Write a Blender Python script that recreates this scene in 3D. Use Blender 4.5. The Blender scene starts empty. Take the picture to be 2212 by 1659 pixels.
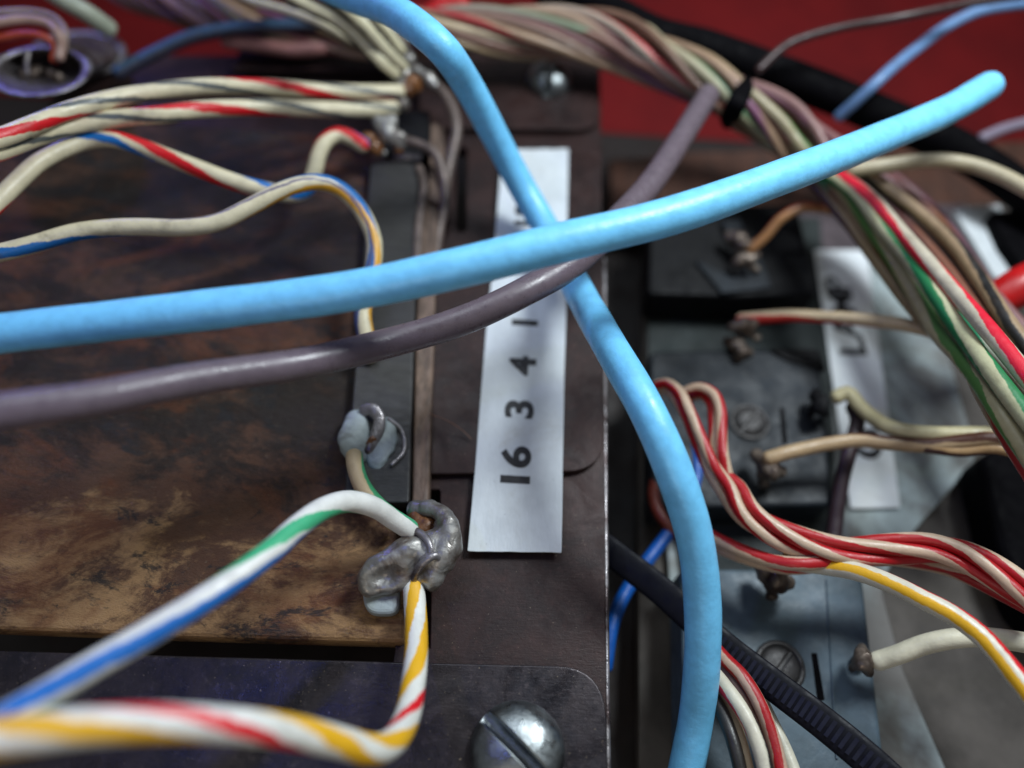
import bpy, bmesh, math, random
from mathutils import Vector, Matrix, noise
random.seed(7)
R = math.radians
SC = bpy.context.scene
COL = SC.collection
SC.unit_settings.scale_length = 0.01          # one Blender unit is one centimetre

# ------------------------------------------------------------------ camera
FPX, CW, CH, CAMH, PITCH, ROLL = 1597.0, 2212.0, 1659.0, 7.0, R(30.7), R(3.6)
CAMROT = Matrix.Rotation(PITCH, 3, 'X') @ Matrix.Rotation(ROLL, 3, 'Z')
CAMLOC = Vector((0, -CAMH * math.tan(PITCH), CAMH))
cam = bpy.data.cameras.new('camera'); cob = bpy.data.objects.new('camera', cam); COL.objects.link(cob)
cob.location = CAMLOC; cob.rotation_euler = CAMROT.to_euler()
cam.sensor_width = 36; cam.lens = FPX / CW * 36; cam.clip_start = 0.05; cam.clip_end = 400
cam.dof.use_dof = True; cam.dof.focus_distance = 6.7; cam.dof.aperture_fstop = 0.104
SC.camera = cob
# ------------------------------------------------------------------ light
w = bpy.data.worlds.new('World'); SC.world = w; w.use_nodes = True
bg = w.node_tree.nodes['Background']; bg.inputs[0].default_value = (0.66, 0.69, 0.72, 1); bg.inputs[1].default_value = 0.20
def area(name, loc, target, size, power, color):
    l = bpy.data.lights.new(name, 'AREA'); l.shape = 'DISK'; l.size = size; l.energy = power; l.color = color
    o = bpy.data.objects.new(name, l); COL.objects.link(o); o.location = loc
    o.rotation_euler = (Vector(target) - Vector(loc)).to_track_quat('-Z', 'Y').to_euler()
area('overhead_fill', (-2, 7, 14), (0, 0, 0), 9, 620, (0.80, 0.90, 1.0))  # added fill with no visible source, brightens the blue wires on the left
area('window_light', (6.8, 4.6, 12.3), (0, 0, 0), 4.0, 2300, (0.88, 0.96, 1.0))
area('warm_bounce', (-2, -13, 10), (0, 0, 0), 7, 260, (1.0, 0.88, 0.74))
area('violet_lamp', (-7.8, 6.6, 3.8), (-2.5, -.5, 1.2), 0.5, 95, (0.16, 0.15, 1.0))
area('violet_lamp', (-4.2, -2.5, 8.4), (-2.2, -2.5, 0), 0.4, 60, (0.13, 0.20, 1.0))
SC.view_settings.view_transform = 'Standard'; SC.view_settings.look = 'None'
SC.view_settings.exposure = 0.0
SC.cycles.use_denoising = True
SC.cycles.max_bounces = 6

# ------------------------------------------------------------------ helpers
def P(u, v, z=0.0):
    d = CAMROT @ Vector(((u - CW / 2) / FPX, -(v - CH / 2) / FPX, -1))
    return CAMLOC + d * ((z - CAMH) / d.z)
def PY(u, v, y):
    d = CAMROT @ Vector(((u - CW / 2) / FPX, -(v - CH / 2) / FPX, -1))
    return CAMLOC + d * ((y - CAMLOC.y) / d.y)
def lin(c): c /= 255.0; return c / 12.92 if c <= 0.04045 else ((c + 0.055) / 1.055) ** 2.4
def S(r, g, b): return (lin(r), lin(g), lin(b), 1)

def tag(o, label=None, cat=None, group=None, kind=None):
    if label: o['label'] = label
    if cat: o['category'] = cat
    if group: o['group'] = group
    if kind: o['kind'] = kind
    return o
def empty(name, loc, label, cat, group=None):
    o = bpy.data.objects.new(name, None); COL.objects.link(o); o.location = loc; o.empty_display_size = 0.2
    return tag(o, label, cat, group)
def link(name, me, mat, parent=None, smooth=True):
    n = len(me.vertices); c = Vector((0, 0, 0))
    for vv in me.vertices: c += vv.co
    c /= max(n, 1)
    me.transform(Matrix.Translation(-c)); me.name = name
    me.materials.clear(); me.materials.append(mat)
    for p in me.polygons: p.use_smooth = smooth
    o = bpy.data.objects.new(name, me); COL.objects.link(o)
    if parent:
        base = parent.location.copy(); q = parent.parent
        while q: base += q.location; q = q.parent
        o.parent = parent; o.location = c - base
    else: o.location = c
    return o

class N:                                       # a tiny node builder
    def __init__(s, name):
        s.m = bpy.data.materials.new(name); s.m.use_nodes = True; s.t = s.m.node_tree
        s.b = s.t.nodes['Principled BSDF']
    def n(s, typ, **kw):
        x = s.t.nodes.new(typ)
        for k, v in kw.items():
            if k.startswith('i_'): x.inputs[int(k[2:])].default_value = v
            else: setattr(x, k, v)
        return x
    def l(s, a, b): s.t.links.new(a, b)
    def math(s, op, a, b=None, c=None):
        x = s.n('ShaderNodeMath', operation=op)
        for i, q in enumerate((a, b, c)):
            if q is None: continue
            if isinstance(q, (int, float)): x.inputs[i].default_value = q
            else: s.l(q, x.inputs[i])
        return x.outputs[0]
    def mix(s, f, a, b):
        x = s.n('ShaderNodeMix', data_type='RGBA')
        for sock, q in ((x.inputs[0], f), (x.inputs[6], a), (x.inputs[7], b)):
            if isinstance(q, (int, float, tuple)): sock.default_value = q
            else: s.l(q, sock)
        return x.outputs[2]
    def noise(s, scale, detail=4, rough=0.6, vec=None, dist=0.0):
        x = s.n('ShaderNodeTexNoise'); x.inputs['Scale'].default_value = scale
        x.inputs['Detail'].default_value = detail; x.inputs['Roughness'].default_value = rough
        x.inputs['Distortion'].default_value = dist
        s.l(vec if vec else s.obj(), x.inputs['Vector']); return x.outputs[0]
    def obj(s, scale=(1, 1, 1)):
        g = s.n('ShaderNodeNewGeometry'); mp = s.n('ShaderNodeMapping'); mp.inputs['Scale'].default_value = scale
        s.l(g.outputs['Position'], mp.inputs[0]); return mp.outputs[0]
    def ramp(s, f, lo, hi, a=0.0, b=1.0):
        x = s.n('ShaderNodeMapRange', interpolation_type='SMOOTHSTEP')
        s.l(f, x.inputs[0]); x.inputs[1].default_value = lo; x.inputs[2].default_value = hi
        x.inputs[3].default_value = a; x.inputs[4].default_value = b; return x.outputs[0]
    def bump(s, h, strength=0.3, dist=0.02):
        x = s.n('ShaderNodeBump'); x.inputs['Strength'].default_value = strength; x.inputs['Distance'].default_value = dist
        s.l(h, x.inputs['Height']); s.l(x.outputs[0], s.b.inputs['Normal'])
    def set(s, color=None, rough=None, metal=None, spec=None):
        for k, v in (('Base Color', color), ('Roughness', rough), ('Metallic', metal), ('Specular IOR Level', spec)):
            if v is None: continue
            if isinstance(v, (int, float, tuple)): s.b.inputs[k].default_value = v
            else: s.l(v, s.b.inputs[k])
        return s.m

def wire_mat(name, base, stripes=(), rough=0.38, grime=0.35, grime_col=S(70, 55, 42), edge=0.013, gscale=3.0, spec=0.5, dusty=0):
    """stripes: (colour, pitch_cm, phase, width 0..1); the pattern is printed round the insulation (uv: length, angle)."""
    s = N(name); uv = s.n('ShaderNodeUVMap'); sep = s.n('ShaderNodeSeparateXYZ'); s.l(uv.outputs[0], sep.inputs[0])
    U, V = sep.outputs[0], sep.outputs[1]
    vec = s.obj()
    wob = s.math('MULTIPLY', s.math('SUBTRACT', s.noise(5.0, 3, 0.6, vec), 0.5), 0.10)
    wob = s.math('ADD', wob, s.math('MULTIPLY', s.math('SUBTRACT', s.noise(28.0, 2, 0.6, vec), 0.5), 0.03))
    col = s.mix(s.ramp(s.noise(7.0, 3, 0.6, vec), 0.35, 0.7), base, tuple(c * 0.86 for c in base[:3]) + (1,))
    for (sc, pitch, phase, wd) in stripes:
        a = s.math('SUBTRACT', V, s.math('DIVIDE', U, float(pitch)))
        a = s.math('ADD', s.math('SUBTRACT', a, float(phase)), wob)
        f = s.math('ABSOLUTE', s.math('SUBTRACT', s.math('FRACT', s.math('ADD', a, 10.5)), 0.5))
        m = s.ramp(f, wd / 2 - edge, wd / 2 + edge, 1.0, 0.0)
        col = s.mix(m, col, sc)
    g = s.ramp(s.noise(gscale, 6, 0.72, vec, 0.6), 0.50, 0.78, 0.0, grime)
    col = s.mix(g, col, grime_col)
    if dusty: col = s.mix(s.ramp(U, dusty - 3, dusty + 3, .66, 0.0), col, S(122, 92, 80))
    g2 = s.ramp(s.noise(38.0, 3, 0.7, vec), 0.66, 0.78, 0.0, grime * 0.9)
    col = s.mix(g2, col, grime_col)
    s.bump(s.math('ADD', s.noise(16.0, 5, 0.6, vec), s.math('MULTIPLY', s.noise(90.0, 2, 0.5, vec), 0.3)), 0.35, 0.012)
    r = s.ramp(s.noise(9.0, 4, 0.6, vec), 0.3, 0.7, rough - 0.07, rough + 0.13)
    s.set(col, r, None, spec)
    return s.m
def plain(name, color, rough=0.5, metal=0.0, vary=0.35, scale=6.0, bump=0.2, dist=0.01, spec=0.5, stretch=(1, 1, 1)):
    s = N(name); vec = s.obj(stretch)
    dark = tuple(c * (1 - vary) for c in color[:3]) + (1,)
    col = s.mix(s.ramp(s.noise(scale, 6, 0.65, vec), 0.35, 0.68), color, dark)
    s.bump(s.noise(scale * 4, 5, 0.65, vec), bump, dist)
    r = s.ramp(s.noise(scale * 1.7, 5, 0.6, vec), 0.3, 0.7, max(rough - 0.1, 0.05), min(rough + 0.14, 1))
    return s.set(col, r, float(metal), spec)

def catmull(pts, step=0.05):
    q = [pts[0] * 2 - pts[1]] + list(pts) + [pts[-1] * 2 - pts[-2]]
    out = []
    for i in range(1, len(q) - 2):
        p0, p1, p2, p3 = q[i - 1], q[i], q[i + 1], q[i + 2]
        n = max(2, int((p2 - p1).length / step))
        t0 = 0; t1 = max((p1 - p0).length, 1e-4) ** .5; t2 = t1 + max((p2 - p1).length, 1e-4) ** .5; t3 = t2 + max((p3 - p2).length, 1e-4) ** .5
        for k in range(n):
            t = t1 + (t2 - t1) * k / n
            a1 = p0 * ((t1 - t) / (t1 - t0)) + p1 * ((t - t0) / (t1 - t0))
            a2 = p1 * ((t2 - t) / (t2 - t1)) + p2 * ((t - t1) / (t2 - t1))
            a3 = p2 * ((t3 - t) / (t3 - t2)) + p3 * ((t - t2) / (t3 - t2))
            b1 = a1 * ((t2 - t) / (t2 - t0)) + a2 * ((t - t0) / (t2 - t0))
            b2 = a2 * ((t3 - t) / (t3 - t1)) + a3 * ((t - t1) / (t3 - t1))
            out.append(b1 * ((t2 - t) / (t2 - t1)) + b2 * ((t - t1) / (t2 - t1)))
    out.append(q[-2]); return out

def frames(path):
    res = []
    for i, p in enumerate(path):
        t = (path[min(i + 1, len(path) - 1)] - path[max(i - 1, 0)]).normalized()
        up = (CAMLOC - p).normalized(); n = up - t * up.dot(t)
        if n.length < 1e-3: n = Vector((0, 0, 1)) - t * t.z
        n.normalize(); res.append((t, n, t.cross(n)))
    return res
def sweep(path, r, seg=20, flat=(1, 1), cap=True, wob=0.015, seed=0, turns=None):
    fr = frames(path); vs = []; us = []; L = 0
    rf = r if callable(r) else (lambda q: r)
    n = len(path)
    rings = []
    def ring(p, f, rr, u):
        t, nn, b = f; k = 1 + wob * noise.noise(p * 2.2 + Vector((seed, 0, 0))) * 2
        rings.append(len(vs)); us.append(u)
        for j in range(seg):
            a = 2 * math.pi * j / seg
            vs.append(p + (nn * math.cos(a) * flat[1] + b * math.sin(a) * flat[0]) * rr * k)
    if cap:
        for k in range(5):
            a = math.pi / 2 * k / 5
            rr = rf(0); ring(path[0] - fr[0][0] * rr * 0.8 * math.cos(a), fr[0], max(rr * math.sin(a), rr * 0.02), -rr * math.cos(a))
    for i in range(n):
        if i: L += (path[i] - path[i - 1]).length
        ring(path[i], fr[i], rf(i / (n - 1)), L)
    if cap:
        for k in range(1, 6):
            a = math.pi / 2 * k / 5
            rr = rf(1); ring(path[-1] + fr[-1][0] * rr * 0.8 * math.sin(a), fr[-1], max(rr * math.cos(a), rr * 0.02), L + rr * math.sin(a))
    faces = []; uvs = []
    if turns:                                  # twist measured along the wire: (length, turns) knots
        def wu(x):
            for (x0, y0), (x1, y1) in zip(turns, turns[1:]):
                if x <= x1 or (x1, y1) == turns[-1]: return y0 + (y1 - y0) * (x - x0) / (x1 - x0)
        us = [wu(x) for x in us]
    for i in range(len(rings) - 1):
        a, b = rings[i], rings[i + 1]
        for j in range(seg):
            k = (j + 1) % seg
            faces.append((a + j, a + k, b + k, b + j))
            uvs += [(us[i], j / seg), (us[i], (j + 1) / seg), (us[i + 1], (j + 1) / seg), (us[i + 1], j / seg)]
    faces.append(tuple(range(rings[0], rings[0] + seg))[::-1]); uvs += [(us[0], 0)] * seg
    faces.append(tuple(range(rings[-1], rings[-1] + seg))); uvs += [(us[-1], 0)] * seg
    me = bpy.data.meshes.new('tube'); me.from_pydata([tuple(v) for v in vs], [], faces)
    ul = me.uv_layers.new(name='UVMap')
    for i, q in enumerate(uvs): ul.data[i].uv = q
    me.update(); return me
def W(pts): return [P(*p) if isinstance(p, tuple) else p for p in pts]
WN = [0]
def wire(pts, dia, mat, label, group=None, name='wire', cat='wire', **kw):
    WN[0] += 1
    rr = dia if callable(dia) else dia / 2
    path = catmull(W(pts))
    o = link(name, sweep(path, rr, seed=WN[0] * 3.7, **kw), mat)
    return tag(o, label, cat, group)
def part_tube(name, pts, r, mat, parent, **kw):
    return link(name, sweep(catmull(W(pts), 0.03), r, **kw), mat, parent)

def fillet(pts, seg=8):
    """pts: (Vector2, radius) -> rounded outline"""
    out = []; n = len(pts)
    for i in range(n):
        p, r = pts[i]; a = pts[i - 1][0] - p; b = pts[(i + 1) % n][0] - p
        if r <= 0: out.append(p); continue
        la, lb = a.length, b.length; a.normalize(); b.normalize()
        ang = a.angle(b); d = min(r / math.tan(ang / 2), la * .49, lb * .49)
        A, B = p + a * d, p + b * d
        for k in range(seg + 1):
            t = k / seg; out.append(A * (1 - t) ** 2 + p * 2 * t * (1 - t) + B * t * t)
    return out
def plate_mesh(outline, ztop, thick, bevel=0.015, holes=()):
    cu = bpy.data.curves.new('c', 'CURVE'); cu.dimensions = '2D'; cu.fill_mode = 'BOTH'
    cu.extrude = max(thick / 2 - bevel, 0.001); cu.bevel_depth = bevel; cu.bevel_resolution = 2; cu.offset = -bevel
    for loop in (outline,) + tuple(holes):
        sp = cu.splines.new('POLY'); sp.points.add(len(loop) - 1); sp.use_cyclic_u = True
        for i, p in enumerate(loop): sp.points[i].co = (p.x, p.y, 0, 1)
    o = bpy.data.objects.new('c', cu); COL.objects.link(o)
    bpy.context.view_layer.update()
    me = bpy.data.meshes.new_from_object(o.evaluated_get(bpy.context.evaluated_depsgraph_get()))
    bpy.data.objects.remove(o); bpy.data.curves.remove(cu)
    me.transform(Matrix.Translation((0, 0, ztop - thick / 2)))
    return me
def outl(pix, z): return fillet([(P(p[0], p[1], z).to_2d(), p[2] if len(p) > 2 else 0) for p in pix])
def plate(name, pix, ztop, thick, mat, parent=None, bevel=0.015, holes=()):
    me = plate_mesh(outl(pix, ztop), ztop, thick, bevel, [outl(h, ztop) for h in holes])
    return link(name, me, mat, parent, smooth=False)

def blob(name, els, mat, parent, disp=0.02, freq=5.0, res=0.035, k=1.5, zs=1.0):
    """lumpy solder: metaballs (u, v, z, r) turned into one mesh, then roughened"""
    mb = bpy.data.metaballs.new('mb' + name + str(len(bpy.data.objects))); mb.resolution = res; mb.threshold = 0.6
    o = bpy.data.objects.new('mb' + name + str(len(bpy.data.objects)), mb); COL.objects.link(o)
    for e in els:
        el = mb.elements.new(); el.co = e[0] if len(e) == 2 else P(*e[:3]); el.radius = e[-1] * k
    bpy.context.view_layer.update()
    me = bpy.data.meshes.new_from_object(o.evaluated_get(bpy.context.evaluated_depsgraph_get()))
    bpy.data.objects.remove(o)
    for v in me.vertices:
        n = noise.noise(v.co * freq) + 0.5 * noise.noise(v.co * freq * 2.3)
        v.co += v.normal * n * disp
    if zs != 1:
        zc = min(v.co.z for v in me.vertices)
        for v in me.vertices: v.co.z = zc + .08 + (v.co.z - zc) * zs
    return link(name, me, mat, parent)

def screw_mesh(c, r, h, slot_w, slot_d, ang, skirt):
    xs = [-1, -.97, -.9, -.78, -.62, -.45, -.3]; e = slot_w / r
    xs = [x for x in xs if abs(x) > e * 1.5] + [-e * 1.12, -e, -e * .96, 0]
    xs = sorted(set(xs + [-x for x in xs])); M = 28; vs = []; fs = []
    for x in xs:
        yy = math.sqrt(max(1 - x * x, 0.0004))
        for j in range(M + 1):
            y = yy * math.sin(math.pi / 2 * (2 * j / M - 1)); d = min(x * x + y * y, 1)
            z = h * (1 - d) ** 0.42 if d < 1 else 0
            if abs(x) <= e * .97 : z = min(z, h - slot_d)
            vs.append((x * r, y * r, z))
    for i in range(len(xs) - 1):
        for j in range(M):
            a = i * (M + 1) + j; fs.append((a, a + 1, a + M + 2, a + M + 1))
    me = bpy.data.meshes.new('s')
    k0 = len(vs); K = 48
    for zz in (0.002, -skirt):
        for k in range(K): vs.append((r * math.cos(2 * math.pi * k / K), r * math.sin(2 * math.pi * k / K), zz))
    for k in range(K): fs.append((k0 + k, k0 + (k + 1) % K, k0 + K + (k + 1) % K, k0 + K + k))
    me.from_pydata(vs, [], fs); bmm = bmesh.new(); bmm.from_mesh(me); bmesh.ops.recalc_face_normals(bmm, faces=bmm.faces); bmm.to_mesh(me); bmm.free()
    me.transform(Matrix.Translation(c) @ Matrix.Rotation(ang, 4, 'Z')); return me
def text_mesh(ch, c, height, ang, thick=0.004, widthk=1.0, bold=0.032):
    cu = bpy.data.curves.new('t', 'FONT'); cu.body = ch; cu.align_x = 'CENTER'; cu.align_y = 'CENTER'
    cu.size = 1; cu.extrude = thick / 2; cu.offset = bold; cu.resolution_u = 6
    o = bpy.data.objects.new('t', cu); COL.objects.link(o); bpy.context.view_layer.update()
    me = bpy.data.meshes.new_from_object(o.evaluated_get(bpy.context.evaluated_depsgraph_get()))
    bpy.data.objects.remove(o)
    ys = [v.co.y for v in me.vertices]; xs = [v.co.x for v in me.vertices]
    k = height / (max(ys) - min(ys)); cx = (max(xs) + min(xs)) / 2; cy = (max(ys) + min(ys)) / 2
    for v in me.vertices: v.co = ((v.co.x - cx) * k * widthk, (v.co.y - cy) * k, v.co.z)
    me.transform(Matrix.Translation(c) @ Matrix.Rotation(ang, 4, 'Z')); return me

# ------------------------------------------------------------------ materials
def m_frame(name, base, alt, metal=0.35, rough=0.42):
    s = N(name); v = s.obj()
    col = s.mix(s.ramp(s.noise(1.3, 6, 0.7, v, 0.8), 0.35, 0.65), base, alt)
    col = s.mix(s.ramp(s.noise(9, 6, 0.75, v), 0.52, 0.72, 0, 0.6), col, tuple(c * 2.0 for c in base[:3]) + (1,))
    col = s.mix(s.ramp(s.noise(55, 2, 0.5, v), 0.71, 0.76, 0, 0.7), col, S(150, 135, 115))
    scr = s.noise(6, 5, 0.75, s.obj((1.0, 9.0, 1.0)))
    s.bump(s.math('ADD', scr, s.noise(30, 4, 0.6, v)), 0.22, 0.01)
    r = s.math('ADD', s.ramp(s.noise(2.2, 6, 0.72, v, 1.2), 0.3, 0.7, rough - 0.16, rough + 0.12), s.math('MULTIPLY', scr, 0.08))
    return s.set(col, r, metal, 0.3)
MFRAME = m_frame('aged_brown_metal', S(50, 33, 31), S(35, 24, 24), .2, .46)
MBRACK = m_frame('bracket_metal', S(58, 52, 54), S(38, 36, 41), 0.5, 0.32)
def m_block():
    s = N('burnt_phenolic'); v = s.obj((0.7, 1.2, 1)); v2 = s.obj((1.0, 1.9, 1))
    n1 = s.noise(1.1, 8, 0.72, v, 0.9); n2 = s.noise(4.2, 8, 0.78, v2, 0.5)
    pos = s.n('ShaderNodeNewGeometry'); sp = s.n('ShaderNodeSeparateXYZ'); s.l(pos.outputs['Position'], sp.inputs[0])
    # bare resin shows through the char toward the lower rim, where it has been rubbed
    age = s.ramp(sp.outputs[1], -0.6, -2.9, -0.16, 0.10)
    f = s.math('ADD', s.math('ADD', s.math('MULTIPLY', n1, 0.76), s.math('MULTIPLY', n2, 0.34)), age)
    col = s.mix(s.ramp(f, 0.36, 0.54), S(34, 26, 23), S(80, 54, 40))
    col = s.mix(s.ramp(f, 0.56, 0.70), col, S(156, 122, 84))
    red = s.ramp(s.noise(0.9, 7, .72, v, .8), 0.50, 0.64, 0, .5)
    col = s.mix(red, col, S(104, 58, 34))
    n3 = s.noise(2.3, 8, 0.76, v, .6)
    col = s.mix(s.ramp(n3, 0.54, 0.62, 0, 0.85), col, S(30, 30, 33))
    col = s.mix(s.ramp(s.noise(13, 6, 0.85, v2), 0.60, 0.68, 0, 0.6), col, S(118, 104, 88))
    s.bump(s.math('ADD', s.noise(6, 8, 0.78, v2), s.math('MULTIPLY', s.noise(30, 5, 0.75, v2), 0.6)), 0.7, 0.035)
    return s.set(col, s.ramp(s.noise(1.6, 7, .75, v, .8), 0.40, 0.60, 0.28, 0.70), 0.0, 0.3)
MBLOCK = m_block()
MSTRIP = plain('grey_fibre_board', S(46, 44, 43), 0.5, 0, 0.45, 3.5, 0.35, 0.02, stretch=(1, 3, 1))
MEDGE = plain('fibre_board_edge', S(118, 96, 82), 0.6, 0, 0.6, 2.6, 0.4, 0.03, stretch=(3, 1, 1))
MDARK = plain('dark_recess_board', S(30, 18, 15), 0.6, 0, 0.5, 1.2, 0.3, 0.02)
MWOOD = plain('brown_wood', S(80, 46, 30), 0.6, 0, 0.5, 1.0, 0.3, 0.02, stretch=(4, 1, 1))
def m_red():
    s = N('red_paint'); v = s.obj()
    col = s.mix(s.ramp(s.noise(0.5, 5, 0.6, v), 0.35, 0.7), S(102, 17, 19), S(84, 14, 17))
    col = s.mix(s.ramp(s.noise(3.0, 5, 0.7, v), 0.6, 0.8, 0, 0.3), col, S(120, 60, 50))
    return s.set(col, 0.7, 0.0, 0.12)
MRED = m_red()
def m_board():
    s = N('grey_metal_board'); v = s.obj()
    col = s.mix(s.ramp(s.noise(0.55, 5, 0.6, v, 0.5), 0.40, 0.60), S(172, 186, 188), S(112, 110, 108))
    col = s.mix(s.ramp(s.noise(6, 6, 0.75, v), 0.5, 0.75, 0, 0.35), col, S(90, 84, 80))
    s.bump(s.noise(20, 5, 0.7, v), 0.15, 0.01)
    return s.set(col, 0.55, 0.0, 0.2)
MBOARD = m_board()
MGAPSHADE = plain('dark_gap_shade', S(50, 56, 56), 0.6, 0, 0.4, 2, 0.2, 0.01, spec=0.2)
MSHADOW = plain('mauve_grey_shadow', S(92, 82, 86), 0.6, 0, 0.5, 1.6, 0.2, 0.01, spec=0.2)
MSHADOWBOARD = plain('mottled_shadow_board', S(92, 87, 83), 0.65, 0, 0.5, .7, 0.3, 0.02, spec=0.2)
MRIVET = plain('dark_rivet_metal', S(74, 72, 72), 0.45, 0.4, 0.4, 5, 0.4, 0.02)
MHB = plain('black_housing_plastic', S(13, 13, 16), 0.6, 0, 0.4, 3.5, 0.25, 0.015, spec=0.2)
MHG = plain('dusty_grey_housing_plastic', S(30, 36, 43), 0.5, 0, 0.5, 2.2, 0.3, 0.02, spec=0.25)
MHL = plain('pale_grey_housing_plastic', S(80, 98, 110), 0.5, 0, 0.35, 2.4, 0.3, 0.02)
def m_paper(ca=S(206, 212, 216), cb=S(192, 198, 202)):
    s = N('label_tape'); v = s.obj()
    col = s.mix(s.ramp(s.noise(2.0, 5, 0.6, v), 0.35, 0.7), ca, cb)
    col = s.mix(s.ramp(s.noise(26, 2, 0.5, v), 0.72, 0.78, 0, 0.4), col, S(120, 120, 125))
    col = s.mix(s.ramp(s.noise(1.3, 7, 0.75, v, .8), 0.50, 0.74, 0, 0.32), col, S(150, 140, 120))
    s.bump(s.noise(1.6, 4, 0.6, s.obj((3, 1, 1))), 0.5, 0.04)
    return s.set(col, 0.7, 0.0, 0.15)
MPAPER = m_paper()
MPAPER2 = m_paper(S(238, 242, 245), S(228, 234, 238))
MINK = plain('black_print', S(22, 20, 26), 0.6, 0, 0.2, 8, 0, 0.001)
MSTEEL = plain('nickel_screw_steel', S(150, 156, 158), 0.34, 1.0, 0.25, 5, 0.35, 0.015)
MSLOT = MSTEEL
def m_solder(name, a, b, rough=0.27, metal=0.85):
    s = N(name); v = s.obj()
    col = s.mix(s.ramp(s.noise(2.6, 5, 0.6, v, 0.8), 0.45, 0.68), a, b)
    s.bump(s.noise(9, 4, 0.55, v, 0.6), 0.45, 0.03)
    return s.set(col, s.ramp(s.noise(8, 4, 0.6, v), 0.35, 0.7, rough - 0.1, rough + 0.25), metal, 0.5)
MSOLD = m_solder('old_solder', S(150, 148, 144), S(92, 78, 68), .40, .65)
MFLUX = m_solder('brown_flux', S(112, 72, 40), S(48, 28, 20), 0.3, 0.1)
MLUG = m_solder('tinned_lug', S(140, 136, 138), S(74, 62, 62), 0.36, 0.7)
MWHITEB = m_solder('pale_dull_solder', S(150, 160, 162), S(118, 122, 122), 0.5, 0.1)
MSLEEVE = plain('mauve_grey_sleeve', S(104, 90, 84), 0.4, 0.2, 0.5, 5, 0.4, 0.02)
MBLACKC = plain('black_cable_jacket', S(8, 7, 10), 0.7, 0, 0.3, 4, 0.2, 0.01, spec=0.05)
MTIE = plain('dark_navy_nylon', S(8, 9, 20), 0.5, 0, 0.3, 5, 0.25, 0.01, spec=0.15)
MRIB = plain('navy_ribs', S(13, 16, 36), 0.5, 0, 0.3, 5, 0.2, 0.01, spec=0.3)
MREDP = plain('red_plastic', S(185, 10, 14), 0.4, 0, 0.2, 3, 0.1, 0.01)
MTERM = m_solder('dull_terminal_brass', S(120, 108, 98), S(56, 42, 36), 0.4, 0.6)

CREAM = S(208, 198, 166); WHITE = S(222, 222, 216); TAN = S(176, 152, 118)
RED = S(196, 16, 26); GRN = S(30, 128, 70); BLU = S(16, 104, 176); YEL = S(226, 172, 30); GRY = S(84, 88, 86); BRN = S(104, 62, 38); BLK = S(26, 24, 24)
MBLUE = wire_mat('sky_blue_pvc', S(122, 206, 252), (), 0.34, 0.14, S(84, 130, 150), spec=0.45)
MBLUE2 = wire_mat('sky_blue_pvc_shaded', S(118, 202, 248), (), 0.34, 0.16, S(84, 130, 150), spec=0.45)
MGREYW = wire_mat('mauve_grey_pvc', S(100, 88, 96), (), 0.30, 0.10, S(80, 66, 60))
MDBLUE = wire_mat('deep_blue_pvc', S(8, 84, 170), (), 0.4, 0.05)

# ------------------------------------------------------------------ setting
YW = P(1500, 300, -2.2).y
def box(name, lo, hi, mat, parent=None):
    bm = bmesh.new(); bmesh.ops.create_cube(bm, size=1)
    for v in bm.verts: v.co = Vector([lo[i] + (v.co[i] + .5) * (hi[i] - lo[i]) for i in range(3)])
    me = bpy.data.meshes.new(name); bm.to_mesh(me); bm.free(); return link(name, me, mat, parent, False)
tag(box('base_board', (-16, -12, -2.5), (18, YW, -2.2), MDARK), 'dark brown base board under the wiring', kind='structure')
me = bpy.data.meshes.new('cabinet_wall'); me.from_pydata([(x, y, z + dz) for dz in (0, -.3) for x, y, z in ((-20, YW + .02, -2.2), (30, YW + .02, -2.2), (30, 20, .3), (-20, 20, .3))], [], [(0, 1, 2, 3), (7, 6, 5, 4), (0, 4, 5, 1), (1, 5, 6, 2), (2, 6, 7, 3), (3, 7, 4, 0)])
tag(link('cabinet_wall', me, MRED, None, False), 'red painted cabinet wall sloping away behind the wiring', kind='structure')
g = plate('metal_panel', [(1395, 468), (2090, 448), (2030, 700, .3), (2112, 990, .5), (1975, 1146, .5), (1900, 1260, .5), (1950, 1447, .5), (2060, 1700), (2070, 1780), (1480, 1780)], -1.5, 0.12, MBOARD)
tag(plate('shadow_board', [(1395, 440), (2420, 436), (2500, 1900), (1380, 1900), (1380, 1100)], -1.63, 0.2, MSHADOWBOARD), 'mottled board toned dark for the shadow beyond the grey metal panel', kind='structure')  # added dark board, its tone stands in for the blurred shadows at lower right
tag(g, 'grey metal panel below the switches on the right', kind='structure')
tag(plate('wood_panel', [(1316, 345), (1480, 330), (2330, 300), (2330, 436), (1388, 462), (1388, 490), (1322, 490)], -1.6, 0.3, MWOOD), 'brown wooden panel between plate and red wall', kind='structure')

tag(plate('gap_shade_plate', [(1398, 470), (1772, 470), (1795, 770), (1812, 1236), (1470, 1236), (1400, 800)], -1.46, 0.03, MGAPSHADE, None, .008), 'dark grey green plate standing in for shade between the switches', kind='structure')  # added plate, its dark colour is the shade in the gaps between housings
tag(plate('shadow_sheet', [(1640, 452), (2086, 440), (2036, 660, .3), (1960, 660, .5), (1890, 545), (1745, 545), (1640, 545)], -1.488, 0.011, MSHADOW, None, .003), 'mauve grey sheet standing in for harness shadow on the grey metal panel', kind='structure')  # harness shadow on the panel, put in as a darker sheet

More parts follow.
